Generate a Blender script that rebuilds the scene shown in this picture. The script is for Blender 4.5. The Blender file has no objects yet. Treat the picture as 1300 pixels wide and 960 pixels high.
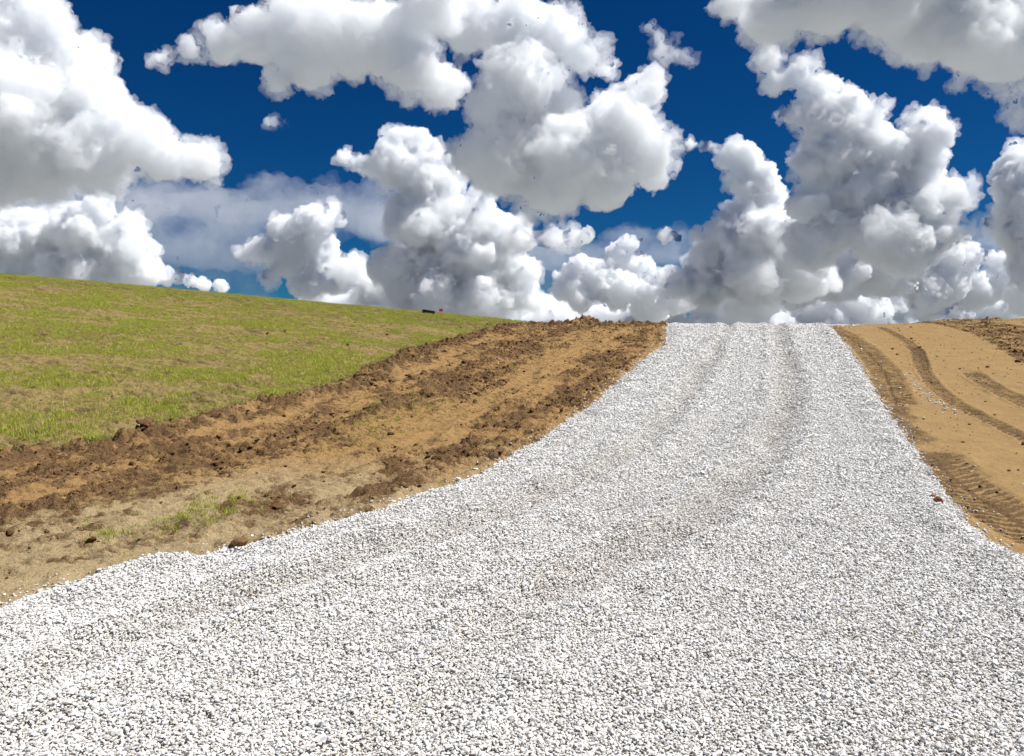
import bpy, bmesh, math
import numpy as np
from mathutils import Vector

sc = bpy.context.scene
COL = sc.collection
FPX, CX, HY, EYE = 1011.0, 650.0, 435.0, 2.0     # focal length, centre and eye level in photo pixels; eye height in metres

# ------------------------------------------------------------------ helpers
def tag(o, label=None, cat=None, group=None, kind=None):
    if label: o['label'] = label
    if cat: o['category'] = cat
    if group: o['group'] = group
    if kind: o['kind'] = kind
    return o

def mesh_np(name, V, F, mat=None, smooth=False, attrs=None):
    """V (n,3), F (m,k) with k = 3 or 4"""
    me = bpy.data.meshes.new(name)
    n, m, k = len(V), len(F), F.shape[1]
    me.vertices.add(n); me.vertices.foreach_set('co', np.ascontiguousarray(V, np.float32).ravel())
    me.loops.add(m * k); me.loops.foreach_set('vertex_index', np.ascontiguousarray(F, np.int32).ravel())
    me.polygons.add(m)
    me.polygons.foreach_set('loop_start', np.arange(0, m * k, k, dtype=np.int32))
    me.update(calc_edges=True)
    if smooth: me.polygons.foreach_set('use_smooth', np.ones(m, bool))
    for an, av in (attrs or {}).items():
        a = me.attributes.new(an, 'FLOAT', 'POINT'); a.data.foreach_set('value', np.ascontiguousarray(av, np.float32))
    if mat: me.materials.append(mat)
    me.update()
    o = bpy.data.objects.new(name, me); COL.objects.link(o)
    return o

def _hash(ix, iy, s):
    h = (ix.astype(np.int64) * 374761393 + iy.astype(np.int64) * 668265263 + s * 1442695041) & 0xffffffff
    h = ((h ^ (h >> 13)) * 1274126177) & 0xffffffff
    return ((h ^ (h >> 16)) & 0xffff) / 65535.0 * 2 * math.pi

def gnoise(x, y, s=0):
    """2-d gradient noise, about -0.7..0.7"""
    x0 = np.floor(x); y0 = np.floor(y); fx = x - x0; fy = y - y0
    u = fx * fx * fx * (fx * (fx * 6 - 15) + 10); v = fy * fy * fy * (fy * (fy * 6 - 15) + 10)
    def g(dx, dy):
        a = _hash(x0 + dx, y0 + dy, s)
        return np.cos(a) * (fx - dx) + np.sin(a) * (fy - dy)
    a = g(0, 0); b = g(1, 0); c = g(0, 1); d = g(1, 1)
    return (a * (1 - u) + b * u) * (1 - v) + (c * (1 - u) + d * u) * v

def fbm(x, y, s=0, o=4, gain=.5):
    t = 0; a = 1.0
    for i in range(o):
        t = t + a * gnoise(x * 2 ** i + 17.3 * i, y * 2 ** i - 9.1 * i, s + i); a *= gain
    return t

def ss(e0, e1, x):
    t = np.clip((x - e0) / (e1 - e0), 0, 1); return t * t * (3 - 2 * t)

def plane_pts(pix):
    """photo pixels on the road plane -> (Y, X) sorted by Y"""
    r = []
    for px, py in pix:
        Y = 2022.0 / (py - 324.0); r.append((Y, (px - CX) / FPX * Y))
    r.sort(); return np.array(r)

def curve(pix):
    P = plane_pts(pix)
    def f(Y):
        Y = np.asarray(Y, float)
        lo = P[0, 1] + (P[1, 1] - P[0, 1]) / (P[1, 0] - P[0, 0]) * (Y - P[0, 0])
        hi = P[-1, 1] + (P[-1, 1] - P[-2, 1]) / (P[-1, 0] - P[-2, 0]) * (Y - P[-1, 0])
        r = np.interp(Y, P[:, 0], P[:, 1])
        return np.where(Y < P[0, 0], lo, np.where(Y > P[-1, 0], hi, r))
    f.y0, f.y1 = P[0, 0], P[-1, 0]
    return f

# ------------------------------------------------------------------ plan of the place
road_l = curve([(-250, 868), (0, 775), (100, 738), (180, 716), (265, 706), (285, 709), (340, 691), (400, 673), (450, 660), (500, 645),
                (560, 622), (610, 605), (650, 581), (690, 560), (712, 541), (740, 525), (760, 510), (780, 491), (800, 474),
                (825, 452), (845, 440), (846, 425), (848, 409)])
road_r = curve([(1640, 960), (1300, 713), (1258, 690), (1222, 662), (1182, 602), (1150, 560), (1130, 530), (1106, 490),
                (1082, 452), (1064, 427), (1052, 414), (1050, 410)])
grass_e = curve([(-340, 650), (0, 578), (45, 579), (130, 567), (180, 551), (240, 537), (287, 524), (346, 510), (415, 496), (438, 488),
                 (480, 466), (527, 444), (560, 437), (596, 427), (630, 417), (665, 409.5)])
trk_l = curve([(915, 430), (905, 450), (882, 485), (845, 535), (800, 580), (720, 622), (640, 658), (560, 685), (480, 707),
               (400, 735), (290, 775), (150, 830), (0, 900)])
trk_r = curve([(985, 415), (992, 440), (1000, 470), (1002, 520), (965, 598), (890, 665), (800, 712), (700, 762), (640, 810), (590, 870), (520, 940)])
trk_m = curve([(930, 415), (935, 450), (925, 500), (900, 560), (850, 620), (760, 680), (600, 760), (420, 850), (300, 910)])
sand1 = curve([(1118, 417), (1135, 425), (1151, 435), (1165, 447), (1169, 460), (1173, 474), (1187, 493), (1213, 514), (1240, 528), (1275, 545), (1300, 558), (1400, 612)])
sand2 = curve([(1229, 471), (1245, 484), (1265, 496), (1300, 513), (1400, 560)])
sandA = curve([(1056, 417), (1074, 427), (1100, 447), (1122, 472), (1134, 505), (1140, 520)])
sandB = curve([(1172, 572), (1200, 600), (1240, 632), (1290, 664), (1400, 720)])
ruff_r = curve([(1175, 409.5), (1240, 430), (1300, 464), (1400, 520)])      # near edge of the rough strip at the right

def crest(Y):
    """the road plane climbs at 11 % and rolls over a crest"""
    s = 0.11; y1, y2 = 21.0, 27.5
    z = s * Y
    k = 0.19 / (y2 - y1)
    t = np.clip(Y - y1, 0, y2 - y1)
    z = np.where(Y > y1, s * y1 + s * t - .5 * k * t * t, z)
    z = np.where(Y > y2, z + (s - k * (y2 - y1)) * np.minimum(Y - y2, 90), z)
    return z

def base_h(X, Y):
    z = crest(Y) + 0.013 
    d = np.maximum(grass_e(np.clip(Y, 4, 30)) - X, 0)
    bank = .092 * d - .0009 * np.maximum(d - 12, 0) ** 2 * (d < 40)
    bank = np.where(d > 40, .092 * 40 - .0009 * 28 ** 2, bank)
    z = z + bank * ss(60, 24, Y) + .06 * ss(0, 1.2, d)
    z = z + .12 * ss(9, 16, X) * ss(10, 20, Y)
    return z - 0.06 * ss(1.5, 4, -Y) * 0

def full(X, Y):
    """height and surface masks of every ground point"""
    H = base_h(X, Y)
    rl = road_l(Y) + .05 * gnoise(X * 3, Y * 3, 5) + .035 * gnoise(X * 11, Y * 11, 6)
    rr = road_r(Y) + .05 * gnoise(X * 3, Y * 3, 7) + .035 * gnoise(X * 11, Y * 11, 8)
    ge = grass_e(Y) + .10 * gnoise(X * 2, Y * 2, 9) + .06 * gnoise(X * 7, Y * 7, 10)
    din = np.minimum(X - rl, rr - X)                       # > 0 on the road
    M = {'din': din, 'dg': ge - X}
    road = din > 0
    # left strip coordinate
    t = np.clip((X - ge) / np.maximum(rl - ge, .3), -1, 2)
    left = (X > ge) & (X < rl)
    n1 = fbm(X * .9, Y * .55, 20, 4); n2 = fbm(X * 3.1, Y * 2.0, 25, 4)
    tt = t + .16 * n1
    moist = np.exp(-((tt - .36) / .19) ** 2)
    moist = np.maximum(moist, np.exp(-((t + .06 * n1 - .04) / .085) ** 2) * 1.15)
    moist = np.maximum(moist, .95 * np.exp(-((tt - .87) / .095) ** 2) * ss(4.8, 6.0, Y))
    moist = np.maximum(moist, .85 * ss(19.5, 22.5, Y + .8 * n1) * (X < 8))
    moist = moist * (.85 + .9 * n2) + .45 * np.clip(n2 + .05, 0, 1) + .25 * np.clip(n1, 0, 1)
    lng = fbm(t * 7, Y * .45 + 2 * t, 140, 4); lng2 = fbm(t * 22, Y * .8, 145, 3)
    moist = moist * .76 + .09 + .55 * lng + .35 * lng2
    pale = ss(8.6, 6.2, Y + .9 * n1) * ss(.35, .6, tt + .2 * (7 - Y) / 3)
    # right side
    right = X > rr
    pr = np.zeros_like(X); tread = np.zeros_like(X); dep = np.zeros_like(X)
    def track(f, w, depth, lug, y0, y1, sk=1.0, rise=1):
        nonlocal pr, tread, dep
        Xc = f(Y); sl = (f(Y + .05) - f(Y - .05)) / .1
        lat = (X - Xc) / np.sqrt(1 + sl * sl)
        al = Y * np.sqrt(1 + np.clip(sl, -3, 3) ** 2)
        en = ss(y0 - .15, y0 + .25, Y) * ss(y1 + .15, y1 - .35, Y)
        p = ss(w, w * .72, np.abs(lat) + .05 * n2 * w * 3) * en
        ph = (al + np.abs(lat) * sk) / lug * 2 * math.pi
        lugs = ss(-.1, .45, np.sin(ph)) * (np.abs(lat) > w * .06)
        dep = dep - depth * p + depth * .75 * lugs * p * (.6 + .8 * np.clip(.5 + n2, 0, 1))
        dep = dep + rise * depth * .6 * np.exp(-((np.abs(lat) - w * 1.1) / (w * .16)) ** 2) * en * (.6 + n2)
        pr = np.maximum(pr, p * (.30 + .35 * n2) + .62 * (1 - lugs) * p)
        return p
    track(sand1, .125, .030, .125, 7, 22)
    track(sand1, .17, .015, .13, 14, 17.5)
    track(sand2, .18, .035, .12, 9.5, 13.7)
    track(sandA, .27, .035, .15, 10.5, 23, .5)
    track(sandB, .32, .026, .115, 4.2, 8.1, -.6)
    band = ss(.5, .15, X - rr + .12 * n1) * .85 * ss(11.6, 10, Y) * ss(6.9, 7.8, Y)
    pr = np.maximum(pr, band * (.6 + n2))
    rfd = X - ruff_r(Y)
    rough_r = ss(0, .12, rfd + .1 * n2) * ss(2.8, 1.5, rfd + n1) * ss(9, 10, Y)
    pr = np.maximum(pr, rough_r * (.42 + .7 * n2))
    pr = np.maximum(pr, .5 * np.clip(n1 - .45, 0, 1) * 2)
    moist = np.where(right, np.clip(pr, 0, 1), moist)
    pale = np.where(right, 0, pale)
    # roughness of the surface
    rough = np.where(right, .09 + .55 * rough_r + .2 * pr, .32 + .72 * np.clip(moist, 0, 1) - .12 * pale)
    rough = np.clip(rough, 0, 1.1)
    # relief
    c1 = fbm(X * 2.4, Y * 2.4, 30, 3); c2 = fbm(X * 7, Y * 7, 34, 3); c3 = fbm(X * 19, Y * 19, 38, 3)
    rid = 1 - np.abs(fbm(X * 5.5 + .4 * c1, Y * 5.5, 42, 3)) * 2.2
    rid2 = 1 - np.abs(fbm(X * 13, Y * 13, 66, 2)) * 2.4
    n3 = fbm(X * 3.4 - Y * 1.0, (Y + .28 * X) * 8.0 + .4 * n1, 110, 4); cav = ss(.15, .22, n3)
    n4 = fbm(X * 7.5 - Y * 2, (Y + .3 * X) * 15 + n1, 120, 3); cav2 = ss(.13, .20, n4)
    step = fbm(X * 1.3 + .5 * Y, Y * 5.0 - X * .7, 46, 3)
    dirt = rough * (.030 * c1 + .040 * c2 + .034 * c3 + .020 * rid + .034 * step + .018 * rid2) - .036 * np.clip(rough, .3, .9) * (cav + .45 * cav2) * np.where(right & (rough_r < .3), .05, 1) + .012 * c1 + .004 * c3
    berm = .07 * np.exp(-((X - ge - .10) / .20) ** 2) * (.7 + .9 * c2) * ss(26, 20, Y) \
        + .035 * np.exp(-((X - rl + .10) / .10) ** 2) * (.8 + c2)
    mound = .20 * np.exp(-((X - 2.15) / .45) ** 2 - ((Y - 23.6) / .55) ** 2) * (1 + .6 * c2)
    mound = mound + .075 * ss(-.2, 1.2, X) * ss(5, 4.3, X) * np.exp(-((Y - 23.7) / .7) ** 2) * (.7 + 1.2 * c1 + .9 * c2)
    mound = mound + .07 * ss(12.2, 13.3, X) * np.exp(-((Y - 23.9) / .6) ** 2) * (.8 + 1.2 * c2)
    dirt = dirt + np.where(right, .0, .030 * lng2 * np.clip(rl - ge, .3, 1.2)) * (t > 0) * (t < 1)
    swale = -.05 * np.exp(-((t - .4) / .2) ** 2) * ((t > 0) & (t < 1))
    hd = dirt + np.where(X < rl, berm + swale, 0) + mound + np.where(right, dep, 0)
    # grass ground: shallow drill rows along the slope
    rows = fbm(X * .8 + Y * .2, Y * 3.6 + .5 * n1, 50, 4)
    hg = .050 * rows + .022 * c1 + .022 * c2 + .012 * c3 - .034 * cav - .014 * cav2 + berm
    moist = np.where(right, moist, np.clip(moist, 0, 1) * .62 + (.42 + .25 * (X < ge)) * cav * np.clip(rough, .4, 1) + .34 * cav2 * np.clip(rough - .1, .15, 1))  # damp soil, plus small shadows painted into the colour of the slits
    hg = hg * ss(-.0, .25, ge - X) + dirt * ss(.25, 0, ge - X)
    H = H + np.where(X < ge, hg, hd * (1 - ss(-.02, .06, din)))
    # road: a gravel bed a few centimetres proud, windrowed edges, wheel ruts
    ed = ss(0, .16, din)
    bed = .028 * ed + .030 * np.exp(-((din - .24) / .16) ** 2) * (.6 + 1.2 * c1)
    rut = np.zeros_like(X); dirty = np.zeros_like(X)
    for f, w, d in ((trk_l, .14, .062), (trk_r, .16, .068), (trk_m, .11, .012)):
        Xc = f(Y); sl = (f(Y + .05) - f(Y - .05)) / .1
        lat = (X - Xc) / np.sqrt(1 + np.clip(sl, -4, 4) ** 2) + .05 * n1
        g = np.exp(-(lat / w) ** 2) * (.45 + .55 * ss(3.6, 5.6, Y))
        rut = rut - d * g * (1 + .5 * n2) + d * .55 * np.exp(-((np.abs(lat) - 1.9 * w) / (.7 * w)) ** 2) * (1 + .8 * c1)
        dirty = np.maximum(dirty, g * d / .05 * np.clip(.75 + 1.1 * n1 + .5 * n2, 0, 1.2))
    bed = bed + rut * ed + ed * (.012 * c1 + .007 * c2) + .010 * ed * fbm(X * 1.1, Y * 4, 60, 3)
    H = H + np.where(road, bed, 0)
    M.update(moist=np.clip(moist, 0, 1), pale=np.clip(pale, 0, 1), rows=rows, n1=n1, n2=n2, t=t, rough=rough,
             dirty=np.clip(dirty, 0, 1), rough_r=rough_r, right=right, rr=rr, rl=rl, ge=ge)
    return H, M

# ------------------------------------------------------------------ materials
def new_mat(name):
    m = bpy.data.materials.new(name); m.use_nodes = True
    n = m.node_tree; return m, n, n.nodes['Principled BSDF'], n.nodes, n.links

def mixc(N, L, fac, a, b, bt='MIX'):
    x = N.new('ShaderNodeMix'); x.data_type = 'RGBA'; x.blend_type = bt
    for s, v in ((x.inputs[0], fac), (x.inputs[6], a), (x.inputs[7], b)):
        if isinstance(v, (tuple, float, int)): s.default_value = (*v, 1) if isinstance(v, tuple) else v
        else: L.new(v, s)
    return x.outputs[2]

def noise_n(N, L, scale, detail=4, rough=.55, vec=None):
    t = N.new('ShaderNodeTexNoise'); t.inputs['Scale'].default_value = scale
    t.inputs['Detail'].default_value = detail; t.inputs['Roughness'].default_value = rough
    if vec is not None: L.new(vec, t.inputs['Vector'])
    return t.outputs['Fac']

def ramp(N, L, src, a, b):
    r = N.new('ShaderNodeMapRange'); L.new(src, r.inputs[0]); r.inputs[1].default_value = a; r.inputs[2].default_value = b
    r.clamp = True; return r.outputs[0]

def attr(N, name, typ='GEOMETRY'):
    a = N.new('ShaderNodeAttribute'); a.attribute_name = name; a.attribute_type = typ; return a.outputs['Fac']

def soil_material(name, dry, wet_shade, palec, grain=1.0):
    m, nt, B, N, L = new_mat(name)
    geo = N.new('ShaderNodeNewGeometry').outputs['Position']
    fine = noise_n(N, L, 38, 5, .65, geo); mid = noise_n(N, L, 3.1, 5, .6, geo); spk = noise_n(N, L, 85, 4, .7, geo)
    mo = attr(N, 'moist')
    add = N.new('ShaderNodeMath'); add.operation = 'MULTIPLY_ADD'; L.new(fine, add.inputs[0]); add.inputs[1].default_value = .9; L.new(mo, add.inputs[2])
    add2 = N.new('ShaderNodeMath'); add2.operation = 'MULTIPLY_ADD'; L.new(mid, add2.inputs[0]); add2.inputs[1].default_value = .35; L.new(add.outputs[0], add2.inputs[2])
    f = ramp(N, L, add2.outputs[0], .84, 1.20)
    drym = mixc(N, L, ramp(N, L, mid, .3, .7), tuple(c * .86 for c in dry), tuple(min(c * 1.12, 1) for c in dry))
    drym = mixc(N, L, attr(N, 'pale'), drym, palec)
    c = mixc(N, L, f, drym, wet_shade)  # dark tone serves damp soil and the painted shade in cavities
    c = mixc(N, L, ramp(N, L, spk, .35, .75), c, mixc(N, L, .35, c, (.42, .33, .22)), 'MIX')
    c = mixc(N, L, ramp(N, L, spk, .47, .30), c, mixc(N, L, .6, c, wet_shade))
    L.new(c, B.inputs['Base Color']); B.inputs['Roughness'].default_value = .95; B.inputs['Specular IOR Level'].default_value = .05
    bp = N.new('ShaderNodeBump'); bp.inputs['Strength'].default_value = 1.0; bp.inputs['Distance'].default_value = .022 * grain
    L.new(fine, bp.inputs['Height']); L.new(bp.outputs[0], B.inputs['Normal'])
    return m

M_dirt = soil_material('graded_soil', (.27, .155, .052), (.080, .036, .009), (.31, .235, .125))
M_sand = soil_material('orange_sand', (.245, .152, .056), (.078, .040, .012), (.3, .22, .13), .25)
M_turf = soil_material('seeded_soil', (.205, .15, .050), (.062, .036, .010), (.28, .22, .12))
M_bed = soil_material('gravel_bed', (.58, .54, .48), (.42, .38, .33), (.58, .55, .5))
M_far = soil_material('open_field', (.27, .285, .28), (.20, .21, .20), (.27, .28, .27))

def stone_mat():
    m, nt, B, N, L = new_mat('crushed_white_rock')
    oi = N.new('ShaderNodeObjectInfo').outputs['Random']
    cr = N.new('ShaderNodeValToRGB'); L.new(oi, cr.inputs[0]); e = cr.color_ramp.elements
    e[0].position = 0; e[0].color = (.40, .37, .34, 1); e[1].position = 1; e[1].color = (.76, .75, .73, 1)
    for p, c in ((.03, (.48, .45, .42, 1)), (.09, (.53, .515, .49, 1)), (.35, (.62, .61, .59, 1)), (.7, (.68, .67, .65, 1)), (.96, (.73, .72, .70, 1))):
        q = e.new(p); q.color = c
    d = attr(N, 'dirty', 'INSTANCER')
    tc = N.new('ShaderNodeTexCoord').outputs['Object']
    nz = noise_n(N, L, 2.2, 4, .6, tc)
    c = mixc(N, L, ramp(N, L, nz, .35, .75), cr.outputs[0], mixc(N, L, .3, cr.outputs[0], (.42, .40, .37)))
    mul = N.new('ShaderNodeMath'); mul.operation = 'MULTIPLY'; L.new(d, mul.inputs[0]); mul.inputs[1].default_value = .5
    c = mixc(N, L, mul.outputs[0], c, (.37, .34, .305))
    L.new(c, B.inputs['Base Color']); B.inputs['Roughness'].default_value = .85; B.inputs['Specular IOR Level'].default_value = .3
    return m

def clod_mat():
    m, nt, B, N, L = new_mat('dirt_clod')
    oi = N.new('ShaderNodeObjectInfo').outputs['Random']
    cr = N.new('ShaderNodeValToRGB'); L.new(oi, cr.inputs[0]); e = cr.color_ramp.elements
    e[0].color = (.055, .027, .010, 1); e[1].color = (.26, .15, .06, 1)
    q = e.new(.65); q.color = (.11, .056, .021, 1)
    geo = N.new('ShaderNodeNewGeometry').outputs['Position']
    nz = noise_n(N, L, 60, 4, .6, geo)
    c = mixc(N, L, ramp(N, L, nz, .5, .85), cr.outputs[0], (.26, .16, .07))
    L.new(c, B.inputs['Base Color']); B.inputs['Roughness'].default_value = .95; B.inputs['Specular IOR Level'].default_value = .1
    bp = N.new('ShaderNodeBump'); bp.inputs['Strength'].default_value = .8; bp.inputs['Distance'].default_value = .004
    L.new(nz, bp.inputs['Height']); L.new(bp.outputs[0], B.inputs['Normal'])
    return m

def grass_mat():
    m, nt, B, N, L = new_mat('young_grass')
    oi = N.new('ShaderNodeObjectInfo').outputs['Random']
    cr = N.new('ShaderNodeValToRGB'); L.new(oi, cr.inputs[0]); e = cr.color_ramp.elements
    e[0].color = (.23, .26, .026, 1); e[1].color = (.44, .36, .14, 1)
    for p, c in ((.35, (.41, .43, .045, 1)), (.72, (.52, .51, .08, 1)), (.86, (.36, .34, .10, 1))):
        q = e.new(p); q.color = c
    lush = attr(N, 'lush', 'INSTANCER')
    c = mixc(N, L, lush, mixc(N, L, .55, cr.outputs[0], (.42, .35, .14)), mixc(N, L, .45, cr.outputs[0], (.40, .48, .05)))
    L.new(c, B.inputs['Base Color']); B.inputs['Roughness'].default_value = .55; B.inputs['Specular IOR Level'].default_value = .3
    tr = N.new('ShaderNodeBsdfTranslucent'); L.new(c, tr.inputs[0])
    mx = N.new('ShaderNodeMixShader'); mx.inputs[0].default_value = .35
    L.new(B.outputs[0], mx.inputs[1]); L.new(tr.outputs[0], mx.inputs[2]); L.new(mx.outputs[0], N['Material Output'].inputs[0])
    return m

# ------------------------------------------------------------------ near ground, cut into its surfaces
rng = np.random.default_rng(7)
ys = [2.2]
while ys[-1] < 29.0: ys.append(ys[-1] + (.015 + .0007 * ys[-1]))
ys = np.array(ys)
xs = np.arange(-24, 25.001, .0215)
XX, YY = np.meshgrid(xs, ys)
HH, MM = full(XX, YY)
nx = len(xs)
VV = np.stack([XX.ravel(), YY.ravel(), (HH - .014 * ss(.0, .06, MM['din'])).ravel()], 1)
I = (np.arange(len(ys) - 1)[:, None] * nx + np.arange(nx - 1)[None, :]).ravel()
Q = np.stack([I, I + 1, I + nx + 1, I + nx], 1)
cx = XX.ravel()[I]; cy = YY.ravel()[I]
fan = np.abs(cx) < .84 * cy + 2.2
din_f = MM['din'].ravel()[I]; dg_f = MM['dg'].ravel()[I]; rt_f = MM['right'].ravel()[I]
def piece(name, sel, mat, smooth=True):
    q = Q[sel & fan]; used = np.unique(q); mp = np.zeros(len(VV), np.int32); mp[used] = np.arange(len(used))
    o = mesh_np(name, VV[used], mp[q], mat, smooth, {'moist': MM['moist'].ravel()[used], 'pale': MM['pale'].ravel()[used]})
    return tag(o, kind='structure')
piece('gravel_road', din_f > 0, M_bed)
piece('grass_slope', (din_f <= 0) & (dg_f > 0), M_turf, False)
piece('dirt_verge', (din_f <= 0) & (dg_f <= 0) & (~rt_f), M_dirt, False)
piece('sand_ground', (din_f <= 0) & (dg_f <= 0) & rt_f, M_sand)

# the land all round, one coarse sheet to the horizon, tucked under the near pieces
def spread(lim, n, fine):
    a = np.linspace(-1, 1, n); return np.sign(a) * (np.abs(a) * fine + (lim - fine) * np.abs(a) ** 9)
fx = spread(9000, 241, 70); fy = spread(9000, 241, 70)
FX, FY = np.meshgrid(fx, fy)
FH = base_h(np.clip(FX, -60, 60), FY)
FH = np.where(FY < 0, .11 * np.maximum(FY, -30), FH)
ins = ss(0, 1.6, np.minimum(np.minimum(.84 * FY + 2.2 - np.abs(FX), FY - 2.2), 29.0 - FY))
FH = FH - .45 * ins - .012
k = len(fx); I2 = (np.arange(k - 1)[:, None] * k + np.arange(k - 1)[None, :]).ravel()
far = mesh_np('ground', np.stack([FX.ravel(), FY.ravel(), FH.ravel()], 1), np.stack([I2, I2 + 1, I2 + k + 1, I2 + k], 1), M_far, True,
              {'moist': .2 + 0 * FX.ravel(), 'pale': 0 * FX.ravel()})
tag(far, kind='structure')

# ------------------------------------------------------------------ scattering on points
def ico(sub=1):
    bm = bmesh.new(); bmesh.ops.create_icosphere(bm, subdivisions=sub, radius=1)
    v = np.array([w.co[:] for w in bm.verts]); f = np.array([[q.index for q in p.verts] for p in bm.faces]); bm.free(); return v, f
IV1, IF1 = ico(1); IV2, IF2 = ico(2); IV3, IF3 = ico(3)

def proto_collection(name, meshes):
    c = bpy.data.collections.new(name)
    for i, me in enumerate(meshes):
        o = bpy.data.objects.new(name, me); c.objects.link(o)
    return c

def raw_mesh(name, V, F, mat):
    me = bpy.data.meshes.new(name); me.from_pydata(V.tolist(), [], F.tolist()); me.materials.append(mat); me.update(); return me

def scatter(name, P, rot, scale, coll, attrs, label=None):
    me = bpy.data.meshes.new(name); me.vertices.add(len(P)); me.vertices.foreach_set('co', P.astype(np.float32).ravel())
    a = me.attributes.new('rot', 'FLOAT_VECTOR', 'POINT'); a.data.foreach_set('vector', rot.astype(np.float32).ravel())
    a = me.attributes.new('size', 'FLOAT_VECTOR', 'POINT'); a.data.foreach_set('vector', scale.astype(np.float32).ravel())
    for n_, v in attrs.items():
        a = me.attributes.new(n_, 'FLOAT', 'POINT'); a.data.foreach_set('value', v.astype(np.float32))
    o = bpy.data.objects.new(name, me); COL.objects.link(o)
    g = bpy.data.node_groups.new(name, 'GeometryNodeTree')
    g.interface.new_socket('Geometry', in_out='INPUT', socket_type='NodeSocketGeometry')
    g.interface.new_socket('Geometry', in_out='OUTPUT', socket_type='NodeSocketGeometry')
    N, L = g.nodes, g.links
    gi = N.new('NodeGroupInput'); go = N.new('NodeGroupOutput')
    m2p = N.new('GeometryNodeMeshToPoints'); L.new(gi.outputs[0], m2p.inputs[0])
    ci = N.new('GeometryNodeCollectionInfo'); ci.inputs[0].default_value = coll; ci.inputs[1].default_value = True; ci.inputs[2].default_value = True
    ip = N.new('GeometryNodeInstanceOnPoints'); ip.inputs['Pick Instance'].default_value = True
    def na(nm):
        x = N.new('GeometryNodeInputNamedAttribute'); x.data_type = 'FLOAT_VECTOR'; x.inputs[0].default_value = nm; return x.outputs[0]
    L.new(m2p.outputs[0], ip.inputs['Points']); L.new(ci.outputs[0], ip.inputs['Instance'])
    e2r = N.new('FunctionNodeEulerToRotation'); L.new(na('rot'), e2r.inputs[0]); L.new(e2r.outputs[0], ip.inputs['Rotation'])
    L.new(na('size'), ip.inputs['Scale']); L.new(ip.outputs[0], go.inputs[0])
    md = o.modifiers.new('scatter', 'NODES'); md.node_group = g
    return tag(o, kind='stuff', label=label)

def jgrid(x0, x1, y0, y1, d):
    gx = np.arange(x0, x1, d); gy = np.arange(y0, y1, d); a, b = np.meshgrid(gx, gy)
    a = a.ravel() + rng.uniform(-.5, .5, a.size) * d; b = b.ravel() + rng.uniform(-.5, .5, b.size) * d
    return a, b

# gravel
M_stone = stone_mat()
def stone_mesh(i):
    r = np.random.default_rng(100 + i)
    V = IV1.copy(); V += r.normal(size=V.shape) * .16
    for _ in range(5):                                       # crushed rock: a few flat broken faces
        n = r.normal(size=3); n /= np.linalg.norm(n); d = V @ n; c = r.uniform(.5, .8)
        V = V - np.maximum(d - c, 0)[:, None] * n
    return raw_mesh('stone', V * np.array([1, r.uniform(.65, .9), r.uniform(.5, .75)]), IF1, M_stone)
stones = proto_collection('stone', [stone_mesh(i) for i in range(10)])
gp = []
for y0, y1, d in ((2.3, 7, .0134), (7, 10, .0165), (10, 15, .0225), (15, 26.5, .029)):
    x, y = jgrid(-8.5, 14, y0, y1, d)
    k_ = (x > road_l(y) - .35) & (x < road_r(y) + 1.0) & (np.abs(x) < .78 * y + 1.2)
    x, y = x[k_], y[k_]
    gp.append(np.stack([x, y, np.full(len(x), d)], 1))
x, y = jgrid(-6, 9, 2.3, 12, .040)                            # looser stones lying on top
k_ = (x > road_l(y)) & (x < road_r(y)) & (np.abs(x) < .78 * y + 1.2); gp.append(np.stack([x[k_], y[k_], np.full(k_.sum(), -.0150)], 1))
gp = np.concatenate(gp); x, y, d = gp.T
h, m = full(x, y)
edge_p = np.where(m['din'] > 0, 1, .30 * np.exp(m['din'] / .045) + .02 * np.exp(m['din'] / .25))
spill = .10 * np.exp(-((x - (sand1(y) - .25)) / .10) ** 2) * ss(9.5, 10.5, y) * ss(14, 12.5, y)
flare = .55 * ss(22.4, 22.9, y) * ss(24.8, 24, y) * ss(road_r(y) + 1.3, road_r(y) + .2, x)
keep = rng.uniform(size=len(x)) < np.where(x > m['rr'], np.maximum(np.maximum(edge_p, spill), flare), edge_p)
x, y, h, d = x[keep], y[keep], h[keep], d[keep]; dirty = m['dirty'][keep]; top = d < 0; d = np.abs(d); n = len(x)
sz = np.exp(rng.normal(0, .26, n)) * d * .68
z = h + sz * rng.uniform(.0, .42, n) + np.where(top, .007, 0)
dirty = np.clip(dirty * rng.uniform(.2, 1.3, n) + .15 * (rng.uniform(size=n) < .04), 0, 1)
scatter('gravel', np.stack([x, y, z], 1), rng.uniform(-1, 1, (n, 3)) * np.array([.5, .5, 3.14]),
        np.stack([sz * rng.uniform(.85, 1.3, n), sz, sz * rng.uniform(.8, 1.2, n)], 1), stones, {'dirty': dirty},
        'loose crushed white gravel covering the road')
print('stones', n)

# clods
M_clod = clod_mat()
def clod_mesh(i, src=None):
    r = np.random.default_rng(300 + i); V = (IV2 if src is None else src).copy()
    q = r.normal(size=(6, 3)) * 2.2; a = r.uniform(0, 6, 6)
    bump = sum(np.sin(V @ q[j] + a[j]) for j in range(6)) * .09 + r.normal(size=len(V)) * .11
    V = V * (1 + bump)[:, None]
    for _ in range(6):
        n = r.normal(size=3); n /= np.linalg.norm(n); d = V @ n; c = r.uniform(.5, .8); V = V - np.maximum(d - c, 0)[:, None] * n * .9
    return V * np.array([1.05, .85, .66])
clod_coll = proto_collection('clod', [raw_mesh('clod', clod_mesh(i), IF2, M_clod) for i in range(8)])
x, y = jgrid(-8, 15, 4.2, 25.5, .036)
k_ = (np.abs(x) < .78 * y + 1.2); x, y = x[k_], y[k_]
h, m = full(x, y)
clump = np.clip(.35 + 1.3 * fbm(x * 1.7, y * 1.7, 90, 3), 0, 1)
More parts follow.
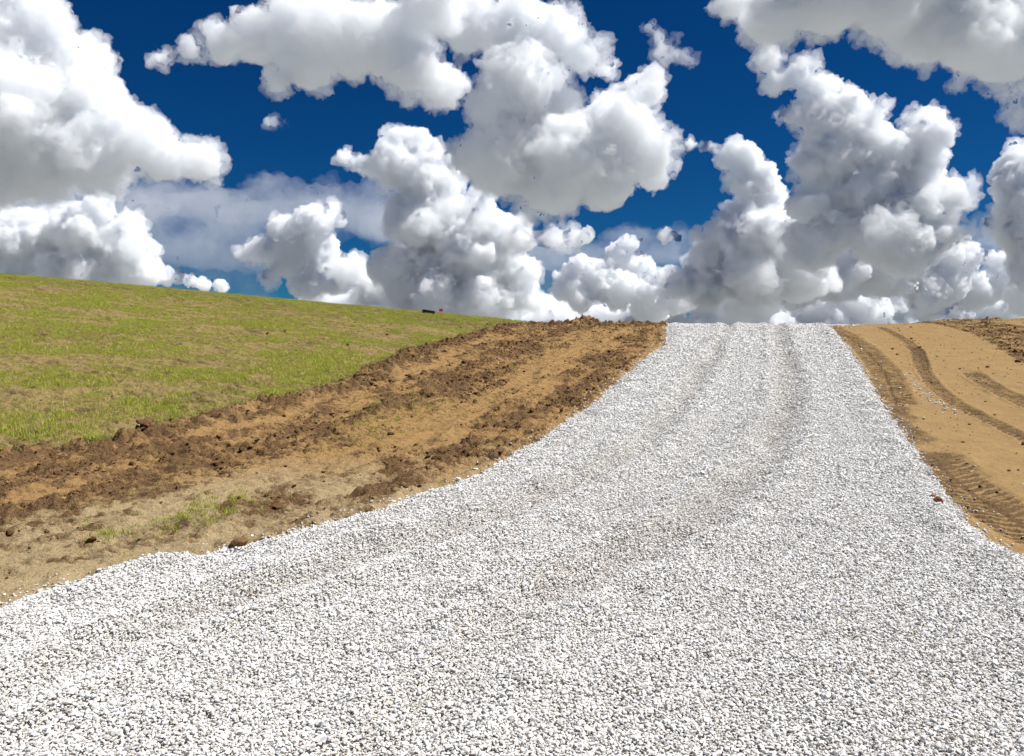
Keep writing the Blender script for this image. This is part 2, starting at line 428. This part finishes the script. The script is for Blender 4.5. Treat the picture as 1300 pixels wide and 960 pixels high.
p = np.where(m['right'], .8 * m['rough_r'] * m['moist'] + .03 * m['moist'], .95 * np.clip(m['moist'] - .15, 0, 1) ** 1.2) * clump * 3.2 + .015
p = np.where(m['dg'] > 0, .55 * np.exp(-m['dg'] / .12) + .012, p)
p = np.where(m['din'] > -.02, 0, p) * (1 - .75 * m['pale'])
keep = rng.uniform(size=len(x)) < p
x, y, h = x[keep], y[keep], h[keep]; n = len(x)
sz = .0065 * np.exp(rng.exponential(.40, n)) * rng.uniform(.7, 1.2, n); sz = np.clip(sz, .0045, .036)
scatter('clods', np.stack([x, y, h + sz * .15], 1), rng.uniform(-1, 1, (n, 3)) * np.array([.5, .5, 3.14]),
        np.stack([sz * 1.2, sz, sz], 1), clod_coll, {}, 'crumbs and small clods of dark soil strewn over the graded dirt')
print('clods', n)

# grass
M_grass = grass_mat()
def tuft(i, nb, hgt, spreadr):
    r = np.random.default_rng(500 + i); V = []; F = []
    for b in range(nb):
        a = r.uniform(0, 6.283); p0 = np.array([r.normal() * spreadr, r.normal() * spreadr, -.004])
        lean = r.uniform(.1, .75); hh = hgt * r.uniform(.5, 1.15); w = r.uniform(.0016, .0030)
        dr = np.array([math.cos(a), math.sin(a), 0]); sd = np.array([-dr[1], dr[0], 0])
        k0 = len(V); nseg = 3
        for s in range(nseg + 1):
            u = s / nseg; c = p0 + dr * lean * hh * u ** 1.7 + np.array([0, 0, hh * (u - .28 * lean * u * u)])
            ww = w * (1 - u) ** .7 + .0002
            V += [c - sd * ww, c + sd * ww]
        for s in range(nseg): F.append((k0 + 2 * s, k0 + 2 * s + 1, k0 + 2 * s + 3, k0 + 2 * s + 2))
    me = bpy.data.meshes.new('tuft'); me.from_pydata([tuple(v) for v in V], [], F); me.materials.append(M_grass); me.update(); return me
tufts = proto_collection('tuft', [tuft(i, 11 + i % 4, .075, .020) for i in range(10)])
x, y = jgrid(-24, 2, 5, 27.5, .041)
k_ = (x < grass_e(y) + .5) & (x > -.80 * y - 1.5); x, y = x[k_], y[k_]
h, m = full(x, y)
lush = np.clip(.55 + 1.15 * fbm(x * .45, y * .9, 70, 4) + .75 * m['n2'] - 1.0 * m['rows'], 0, 1)
lush = np.maximum(lush, .75 * ss(22, 25, y))
p = np.where(m['dg'] > 0, (.13 + 1.25 * lush) * ss(.0, .22, m['dg']), 0)
keep = rng.uniform(size=len(x)) < p
def grass_points(x, y, h, lush, name, label, smin=.42):
    n = len(x); s = (smin + .6 * lush) * rng.uniform(.55, 1.2, n)
    return scatter(name, np.stack([x, y, h], 1), np.stack([rng.normal(0, .15, n), rng.normal(0, .15, n), rng.uniform(0, 6.283, n)], 1),
                   np.stack([s, s, s], 1), tufts, {'lush': lush * rng.uniform(.6, 1.2, n)}, label)
grass_points(x[keep], y[keep], h[keep], lush[keep], 'grass', 'thin young grass sprouting over the seeded slope')
print('tufts', keep.sum())
# a few weeds on the bare verge
wx, wy, wl = [], [], []
for px, py, r_, nn in ((255, 652, .26, 110), (290, 650, .16, 50), (225, 672, .20, 40), (140, 680, .14, 45), (330, 628, .25, 25), (480, 533, .55, 170), (500, 512, .4, 90), (440, 560, .3, 40),
                       (560, 522, .5, 50), (640, 470, .5, 50), (870, 425, .3, 0), (700, 440, .5, 60), (150, 640, .3, 20)):
    Y = 2022 / (py - 324); X = (px - CX) / FPX * Y
    wx += list(X + rng.normal(size=nn) * r_ * .6); wy += list(Y + rng.normal(size=nn) * r_); wl += [.6] * nn
wx, wy, wl = map(np.array, (wx, wy, wl)); h, m = full(wx, wy); ok = m['din'] < -.05
grass_points(wx[ok], wy[ok], h[ok], wl[ok], 'weeds', 'sparse green weeds on the bare dirt verge', .3)

# ------------------------------------------------------------------ single things
def ground_at(X, Y): return float(full(np.array([X]), np.array([Y]))[0][0])

def big_clod(px, py, r, seed, label, col, D=None):
    Y = D or 2022 / (py - 324); X = (px - CX) / FPX * Y
    V = clod_mesh(seed % 8, IV3); V = V * r
    m = bpy.data.materials.get(col[0])
    if not m:
        m, nt, B, N, L = new_mat(col[0]); geo = N.new('ShaderNodeNewGeometry').outputs['Position']; nz = noise_n(N, L, 55, 5, .65, geo)
        c = mixc(N, L, ramp(N, L, nz, .35, .7), col[1], tuple(min(q * 2.2, 1) for q in col[1])); L.new(c, B.inputs['Base Color']); B.inputs['Roughness'].default_value = .95
        bp = N.new('ShaderNodeBump'); bp.inputs['Distance'].default_value = .006; L.new(nz, bp.inputs['Height']); L.new(bp.outputs[0], B.inputs['Normal'])
    o = mesh_np('dirt_clod', V, IF3, m)
    o.location = (X, Y, ground_at(X, Y) + r * .35); o.rotation_euler = (0, 0, seed * 1.3)
    return tag(o, label, 'dirt clod', 'large clods of dirt')
RED = ('red_clay', (.16, .055, .018)); BRN = ('brown_clay', (.10, .052, .02))
big_clod(1191, 646, .046, 8, 'larger rust-red dirt clod on the right edge of the gravel', RED)
big_clod(1184, 639, .026, 5, 'small rust-red dirt clod just left of the larger one', RED)
big_clod(186, 551, .075, 3, 'big dark brown clod on the dirt ridge along the lower edge of the grass', BRN)
big_clod(499, 511, .040, 4, 'reddish brown clod alone on the smooth middle of the left dirt verge', RED)
big_clod(303, 700, .065, 5, 'brown clod beside the white gravel at the near end of the left verge', BRN)
big_clod(1291, 451, .085, 6, 'dark reddish clod in the rough strip at the far right, largest there', RED)
big_clod(1292, 461, .055, 7, 'smaller dark clod just below the largest one in the rough strip', RED)

# timber block on the skyline
def timber():
    m, nt, B, N, L = new_mat('blackened_timber'); tc = N.new('ShaderNodeTexCoord').outputs['Object']
    mp = N.new('ShaderNodeMapping'); mp.inputs['Scale'].default_value = (2, 30, 30); L.new(tc, mp.inputs[0])
    nz = noise_n(N, L, 3, 5, .6, mp.outputs[0]); L.new(mixc(N, L, nz, (.012, .009, .008), (.06, .042, .032)), B.inputs['Base Color']); B.inputs['Roughness'].default_value = .8
    bm = bmesh.new(); bmesh.ops.create_cube(bm, size=1)
    for v in bm.verts:
        v.co.x *= .38; v.co.y *= .17; v.co.z *= .115
        if v.co.x < 0 and v.co.z > 0: v.co.z += .012
    bmesh.ops.bevel(bm, geom=bm.edges[:], offset=.012, segments=2, affect='EDGES')
    me = bpy.data.meshes.new('timber_block'); bm.to_mesh(me); bm.free(); me.materials.append(m)
    o = bpy.data.objects.new('timber_block', me); COL.objects.link(o)
    return o
Yt = 23.9; Xt = (544 - CX) / FPX * Yt
o = timber(); o.location = (Xt, Yt, ground_at(Xt, Yt) + .075); o.rotation_euler = (0, math.radians(7), math.radians(4))
tag(o, 'short black timber block lying on the grassy skyline left of the red marker', 'timber')

# survey marker flag
Xf = (562 - CX) / FPX * Yt; root = bpy.data.objects.new('marker_flag', None); COL.objects.link(root)
root.location = (Xf, Yt, ground_at(Xf, Yt)); tag(root, 'tiny red survey marker flag on a thin wire at the grassy crest', 'marker flag')
m, nt, B, N, L = new_mat('red_vinyl'); B.inputs['Base Color'].default_value = (.75, .01, .06, 1); B.inputs['Roughness'].default_value = .5
bm = bmesh.new(); NXf = 8
rows_ = []
for i in range(NXf + 1):
    u = i / NXf; yb = .008 * math.sin(u * 5)
    rows_.append([bm.verts.new((-.10 * u, yb, .185 - .008 * u)), bm.verts.new((-.10 * u, yb, .105 - .012 * u))])
for i in range(NXf): bm.faces.new((rows_[i][0], rows_[i + 1][0], rows_[i + 1][1], rows_[i][1]))
me = bpy.data.meshes.new('flag'); bm.to_mesh(me); bm.free(); me.materials.append(m)
fl = bpy.data.objects.new('flag', me); COL.objects.link(fl); fl.parent = root
sm = fl.modifiers.new('thickness', 'SOLIDIFY'); sm.thickness = .001
m, nt, B, N, L = new_mat('galvanised_wire'); B.inputs['Base Color'].default_value = (.5, .5, .52, 1); B.inputs['Metallic'].default_value = 1; B.inputs['Roughness'].default_value = .4
bm = bmesh.new(); bmesh.ops.create_cone(bm, cap_ends=True, segments=8, radius1=.0013, radius2=.0013, depth=.30)
for v in bm.verts: v.co.z += .04
me = bpy.data.meshes.new('wire'); bm.to_mesh(me); bm.free(); me.materials.append(m)
wr = bpy.data.objects.new('wire', me); COL.objects.link(wr); wr.parent = root

# ------------------------------------------------------------------ clouds: closed lumpy bodies filled with scattering droplets
def vol_mat(name, dens, aniso=0.0):
    m = bpy.data.materials.new(name); m.use_nodes = True; n = m.node_tree; n.nodes.clear()
    out = n.nodes.new('ShaderNodeOutputMaterial'); v = n.nodes.new('ShaderNodeVolumePrincipled')
    v.inputs['Color'].default_value = (.988, .993, .999, 1); v.inputs['Density'].default_value = dens; v.inputs['Anisotropy'].default_value = aniso
    n.links.new(v.outputs[0], out.inputs['Volume']); return m

def cloud_material(name, mfp):
    return bpy.data.materials.get(name) or vol_mat(name, 1.0 / mfp)

def grow(name, balls, vox, org, mat, disp, s, mid=.5, stretch=(1, 1, .94)):
    V = np.concatenate([IV2 * R_ * np.array(stretch) + c for c, R_ in balls])
    Fc = np.concatenate([IF2 + i * len(IV2) for i in range(len(balls))])
    o = mesh_np(name, V, Fc, mat)
    rm = o.modifiers.new('merge', 'REMESH'); rm.mode = 'VOXEL'; rm.voxel_size = vox * s; rm.use_smooth_shade = True
    for typ, ns, st, dp in disp:
        t = bpy.data.textures.new('billow', typ); t.noise_scale = ns * s
        if typ == 'CLOUDS': t.noise_depth = dp
        dm = o.modifiers.new('billow', 'DISPLACE'); dm.texture = t; dm.texture_coords = 'LOCAL'
        dm.strength = st * s * (1 if typ == 'CLOUDS' else -1); dm.mid_level = mid if typ == 'CLOUDS' else .3
    return o

def cloud(blobs, D, seed, label, base=None, mfp=9., vox=1.6, n1=14, n2=9, big=1.0, fringe=0.0, name='cloud', depth=1.0, stretch=(1, 1, .94)):
    """blobs = (x, y, radius[, extra depth]) seen at distance D; base = photo row of the flat underside"""
    r = np.random.default_rng(seed); s = D / FPX
    org = np.array([(blobs[0][0] - CX) * s, D, EYE + (HY - blobs[0][1]) * s])
    S = []
    for b in blobs:
        px, py, rad = b[:3]; c = np.array([(px - CX) * s, D + (b[3] if len(b) > 3 else r.uniform(-.5, .6) * rad * depth) * s, EYE + (HY - py) * s]) - org
        S.append((c, rad * s * .97 * big))
    allS = list(S); lvl = S
    zb = EYE + (HY - (base or 900)) * s - org[2]
    for nn in (n1, n2):
        nxt = []
        for c, R_ in lvl:
            if R_ < 6 * s: continue
            for _ in range(nn):
                d = r.normal(size=3); d[2] = abs(d[2]) - .45; d /= np.linalg.norm(d)
                if d[1] > .5: d[1] *= -1
                q = .15 + .40 * r.uniform() ** 1.3
                nxt.append((c + d * R_ * r.uniform(1.02 - q, 1.10 - q * .6), R_ * q))
        allS += nxt; lvl = nxt
    allS = [(np.array([c[0], c[1], c[2] if c[2] - R_ * .5 > zb else zb + max(c[2] - zb, -R_) * .3 + R_ * .35]), R_) for c, R_ in allS]
    o = grow(name, allS, vox, org, cloud_material('%s_droplets_%d' % (name, round(mfp * s)), mfp * s * (1.12 if mfp >= 10 else .72)),
             [('CLOUDS', 50, 20, 1), ('VORONOI', 17, 5, 0), ('CLOUDS', 15, 11, 1), ('VORONOI', 6.5, 3, 0), ('CLOUDS', 5.5, 4.6 if mfp >= 10 else 6.2, 1)], s, .5, stretch)
    o.location = org
    if fringe:
        balls = [(c + r.normal(size=3) * R_ * .12, R_ * 1.04 + 1.0 * s) for c, R_ in (S + [q for q in allS[len(S):] if q[1] > 9 * s])]
        f = grow('fringe', balls, vox * 1.25, org, cloud_material('thin_droplets_%d' % round(mfp * s * 2.6), mfp * s * 2.6),
                 [('CLOUDS', 34, 56 * fringe, 3), ('CLOUDS', 11, 24 * fringe, 2), ('CLOUDS', 5, 6, 1)], s)
        f.parent = o
    return tag(o, label, 'cloud', 'cumulus clouds')

C = cloud
C([(20, 5, 52), (45, 65, 60), (98, 78, 36), (118, 82, 22), (30, 150, 85), (110, 132, 46), (150, 165, 38), (192, 188, 36), (248, 206, 30),
   (215, 205, 30), (120, 195, 52), (40, 205, 55), (-70, 110, 120), (-60, 200, 70)], 2600, 3,
  'large soft white cloud at the upper left with a grey flat base above the hill', 240, 12, fringe=1)
C([(8, 268, 20), (-5, 305, 40), (62, 300, 38), (130, 268, 22), (165, 284, 20), (110, 300, 36), (60, 345, 40), (30, 300, 40), (20, 350, 44), (160, 318, 34), (120, 352, 45), (178, 345, 26)], 6200, 4,
  'lumpy cumulus low on the left, behind the crest of the grass hill', 372, 8, fringe=.6)
C([(215, 350, 13), (238, 356, 16), (258, 362, 14), (280, 364, 9)], 7200, 5, 'small bright puff just above the hill, right of the low left cumulus', 376, 7, 1.5)
C([(212, 72, 9), (240, 65, 17), (285, 60, 24), (330, 50, 38), (382, 70, 40), (350, 98, 20), (380, 25, 42), (440, 50, 50), (498, 50, 52), (450, 82, 26),
   (530, 92, 34), (562, 104, 30), (545, 15, 40)], 2300, 6, 'ragged cloud at the top, left of centre, tapering to a point on its left', 118, 12, fringe=1)
C([(598, 25, 42), (655, 38, 50), (697, 35, 40), (738, 70, 26), (660, 100, 55), (768, 84, 12), (622, 140, 38), (700, 150, 45), (775, 132, 22), (818, 118, 27),
   (790, 165, 46), (720, 200, 58), (820, 200, 34), (640, 205, 52), (765, 225, 48), (700, 232, 45), (612, 200, 32), (828, 225, 22)], 2700, 7,
  'biggest white cloud, high in the middle with a shaded grey belly', 268, 11, fringe=1)
C([(442, 198, 10), (460, 203, 17), (470, 215, 16), (503, 178, 20), (527, 180, 22), (550, 200, 24), (500, 212, 32), (540, 235, 36), (565, 235, 22), (560, 270, 34), (530, 285, 42), (600, 295, 38),
   (648, 300, 26), (625, 280, 18), (540, 330, 44), (600, 345, 42), (590, 322, 40), (640, 338, 38), (520, 370, 34), (570, 372, 40), (655, 362, 32), (612, 262, 20), (650, 372, 26), (678, 385, 14), (560, 378, 34), (612, 384, 38), (500, 340, 30)], 5200, 8,
  'tall cauliflower tower under the ragged cloud, left of centre', 396, 8, fringe=.6)
C([(424, 272, 16), (398, 280, 23), (362, 292, 22), (326, 318, 17), (305, 326, 9), (360, 325, 28), (402, 322, 32), (388, 358, 26), (425, 358, 24),
   (445, 345, 26), (480, 372, 28), (345, 350, 14), (520, 372, 24)], 5600, 9, 'bright lumpy cumulus above the middle of the grass skyline', 392, 8, fringe=.6)
C([(668, 300, 20), (700, 303, 17), (730, 304, 13), (745, 300, 8)], 4200, 10, 'small soft cloud hanging under the biggest cloud', 316, 12, fringe=1)
C([(800, 308, 15), (790, 325, 16), (812, 340, 24), (842, 352, 17), (738, 338, 13), (722, 352, 13), (735, 380, 24), (780, 372, 32), (830, 385, 30), (770, 345, 16), (762, 358, 26), (815, 368, 28), (724, 372, 22), (860, 380, 26)], 7000, 11,
  'small twin-headed cumulus low in the middle, left of the road crest', 400, 7, 1.6)
C([(880, 182, 7), (900, 184, 12), (935, 192, 15), (918, 206, 15), (950, 206, 18), (965, 228, 22), (982, 248, 20), (940, 232, 20), (958, 265, 26), (930, 268, 14),
   (990, 278, 18), (998, 306, 20), (958, 305, 38), (920, 300, 24), (888, 300, 10), (1020, 300, 22), (1000, 330, 34), (900, 330, 28), (945, 345, 38), (1012, 350, 40), (960, 370, 38), (900, 368, 32), (862, 362, 20)], 5200, 12,
  'curling narrow cloud tower right of the middle', 372, 7, 1.7, fringe=.6)
C([(850, 298, 10), (862, 301, 8)], 5200, 13, 'tiny round puff left of the curling tower', 306, 8, 1.4)
C([(984, 72, 17), (975, 62, 8), (990, 105, 20), (972, 112, 7), (1012, 92, 20), (1030, 112, 22), (1060, 112, 15), (1080, 126, 18), (1050, 148, 38), (1010, 145, 20), (1100, 148, 24),
   (1118, 142, 10), (1110, 188, 42), (1060, 198, 46), (1155, 148, 11), (1180, 150, 17), (1170, 178, 32), (1192, 200, 20), (1172, 225, 38), (1205, 250, 24), (1032, 215, 18),
   (1082, 248, 50), (1150, 268, 46), (1208, 276, 12), (1062, 288, 38), (1112, 305, 40), (1022, 262, 24), (1040, 310, 38), (1140, 318, 38), (1185, 300, 26)], 4000, 14,
  'towering white cloud at the right, its peak leaning left', 330, 9, fringe=1)
C([(938, 0, 22), (985, 15, 42), (1050, 0, 52), (1120, 12, 50), (1180, 35, 46), (1232, 55, 50), (1292, 45, 58), (1222, 95, 20), (1270, 105, 24), (1305, 125, 25), (1100, -60, 80), (1220, -50, 90), (1340, 40, 60)], 1800, 15,
  'wide dark-based cloud cut by the top right corner', 75, 13, fringe=1)
C([(1302, 215, 34), (1286, 245, 24), (1268, 268, 13), (1302, 290, 44), (1258, 282, 9), (1312, 340, 44), (1340, 260, 50)], 3800, 16,
  'upright cloud cut by the right edge of the picture', 372, 8, fringe=.6)
C([(1232, 315, 15), (1210, 330, 26), (1256, 328, 15), (1270, 352, 22), (1180, 325, 32), (1122, 345, 42), (1062, 348, 42), (1010, 362, 36), (1240, 368, 36), (1300, 375, 34),
   (1180, 375, 38), (1145, 300, 16), (1090, 320, 34), (1020, 335, 28), (1282, 332, 20)], 6600, 17, 'broad bank of low cumulus on the right above the sand', 400, 7, 1.6)
C([(830 + 29 * i, 392 - 9 * (i % 3), 30 + 4 * (i % 2)) for i in range(18)] + [(825 + 33 * i, 420, 28) for i in range(16)], 8600, 18,
  'long low cloud bank lying along the horizon behind the road', None, 9, 1.6, 8, 6)
C([(410 + 30 * i, 374 + 2 * i + 7 * (i % 2), 25 + 4 * (i % 2)) for i in range(15)] + [(170 + 32 * i, 414, 27) for i in range(21)], 8600, 19,
  'long low cloud bank lying along the horizon behind the hill', None, 9, 1.6, 8, 6)
C([(846, 64, 13), (862, 74, 15), (874, 80, 9), (850, 80, 10), (836, 48, 9), (824, 38, 8), (856, 50, 7)], 2500, 20, 'small torn wisp of cloud right of the biggest cloud', 96, 26, 1.3, fringe=.9)
C([(352, 153, 6), (364, 154, 6), (343, 152, 4)], 2800, 21, 'tiny flat wisp of cloud alone in the blue at the upper left', None, 24, 1.2, fringe=.7, stretch=(1.6, 1, .7))
C([(200, 252, 34), (260, 262, 36), (320, 275, 32), (380, 262, 34), (430, 268, 34), (480, 275, 34), (270, 290, 26), (150, 262, 34), (90, 262, 34), (30, 262, 34), (330, 245, 22),
   (60, 285, 34), (120, 245, 24), (200, 270, 30), (300, 300, 26), (340, 262, 26), (420, 240, 20), (520, 290, 34), (560, 300, 30), (610, 325, 34), (660, 335, 30), (700, 345, 24), (690, 320, 26), (740, 330, 24), (640, 300, 30), (580, 330, 34), (230, 310, 34), (290, 330, 34), (250, 350, 30), (310, 360, 30), (180, 300, 30), (700, 370, 30), (350, 235, 20), (470, 245, 22), (520, 262, 26), (220, 370, 26), (270, 378, 26), (330, 384, 26), (200, 340, 28), (760, 392, 26), (860, 300, 20), (1240, 300, 24), (1290, 310, 24), (800, 300, 22), (850, 330, 26)], 9500, 22, 'thin grey veil of cloud stretched behind the left and middle cumulus', 330, 125, 2.6, 4, 0, name='cloud_veil', stretch=(2.2, 1, .7), fringe=.6)

# ------------------------------------------------------------------ sky, sun, camera
EL, AZ = math.radians(58), math.radians(88)
w = bpy.data.worlds.new('World'); sc.world = w; w.use_nodes = True
N, L = w.node_tree.nodes, w.node_tree.links; bg = N['Background']
sk = N.new('ShaderNodeTexSky'); sk.sky_type = 'NISHITA'; sk.sun_disc = False; sk.sun_elevation = EL; sk.sun_rotation = AZ
sk.altitude = 300; sk.air_density = .8; sk.dust_density = .15; sk.ozone_density = 5.0
hs = N.new('ShaderNodeHueSaturation'); hs.inputs['Saturation'].default_value = 1.3; hs.inputs['Value'].default_value = .27
L.new(sk.outputs[0], hs.inputs['Color']); L.new(mixc(N, L, 1.0, hs.outputs[0], (.19, .72, 1.0), 'MULTIPLY'), bg.inputs[0]); bg.inputs[1].default_value = .09
l = bpy.data.lights.new('sun', 'SUN'); l.energy = 4.0; l.angle = math.radians(.5); l.color = (1, .975, .94)
lo = bpy.data.objects.new('sun', l); COL.objects.link(lo)
lo.rotation_euler = Vector((math.sin(AZ) * math.cos(EL), math.cos(AZ) * math.cos(EL), math.sin(EL))).to_track_quat('Z', 'Y').to_euler()
cam = bpy.data.cameras.new('camera'); co = bpy.data.objects.new('camera', cam); COL.objects.link(co); sc.camera = co
cam.sensor_width = 36; cam.lens = FPX / 1300 * 36; cam.shift_y = -(480 - HY) / 1300; cam.clip_start = .05; cam.clip_end = 60000
co.location = (0, 0, EYE); co.rotation_euler = (math.pi / 2, 0, 0)
sc.view_settings.view_transform = 'Standard'; sc.view_settings.look = 'None'; sc.view_settings.gamma = 1; sc.view_settings.use_curve_mapping = False
sc.view_settings.exposure = .90
sc.cycles.volume_bounces = 22; sc.cycles.max_bounces = 24; sc.cycles.diffuse_bounces = 5; sc.cycles.glossy_bounces = 2
sc.cycles.use_denoising = True; sc.cycles.use_adaptive_sampling = True; sc.cycles.adaptive_threshold = .035; sc.cycles.adaptive_min_samples = 16
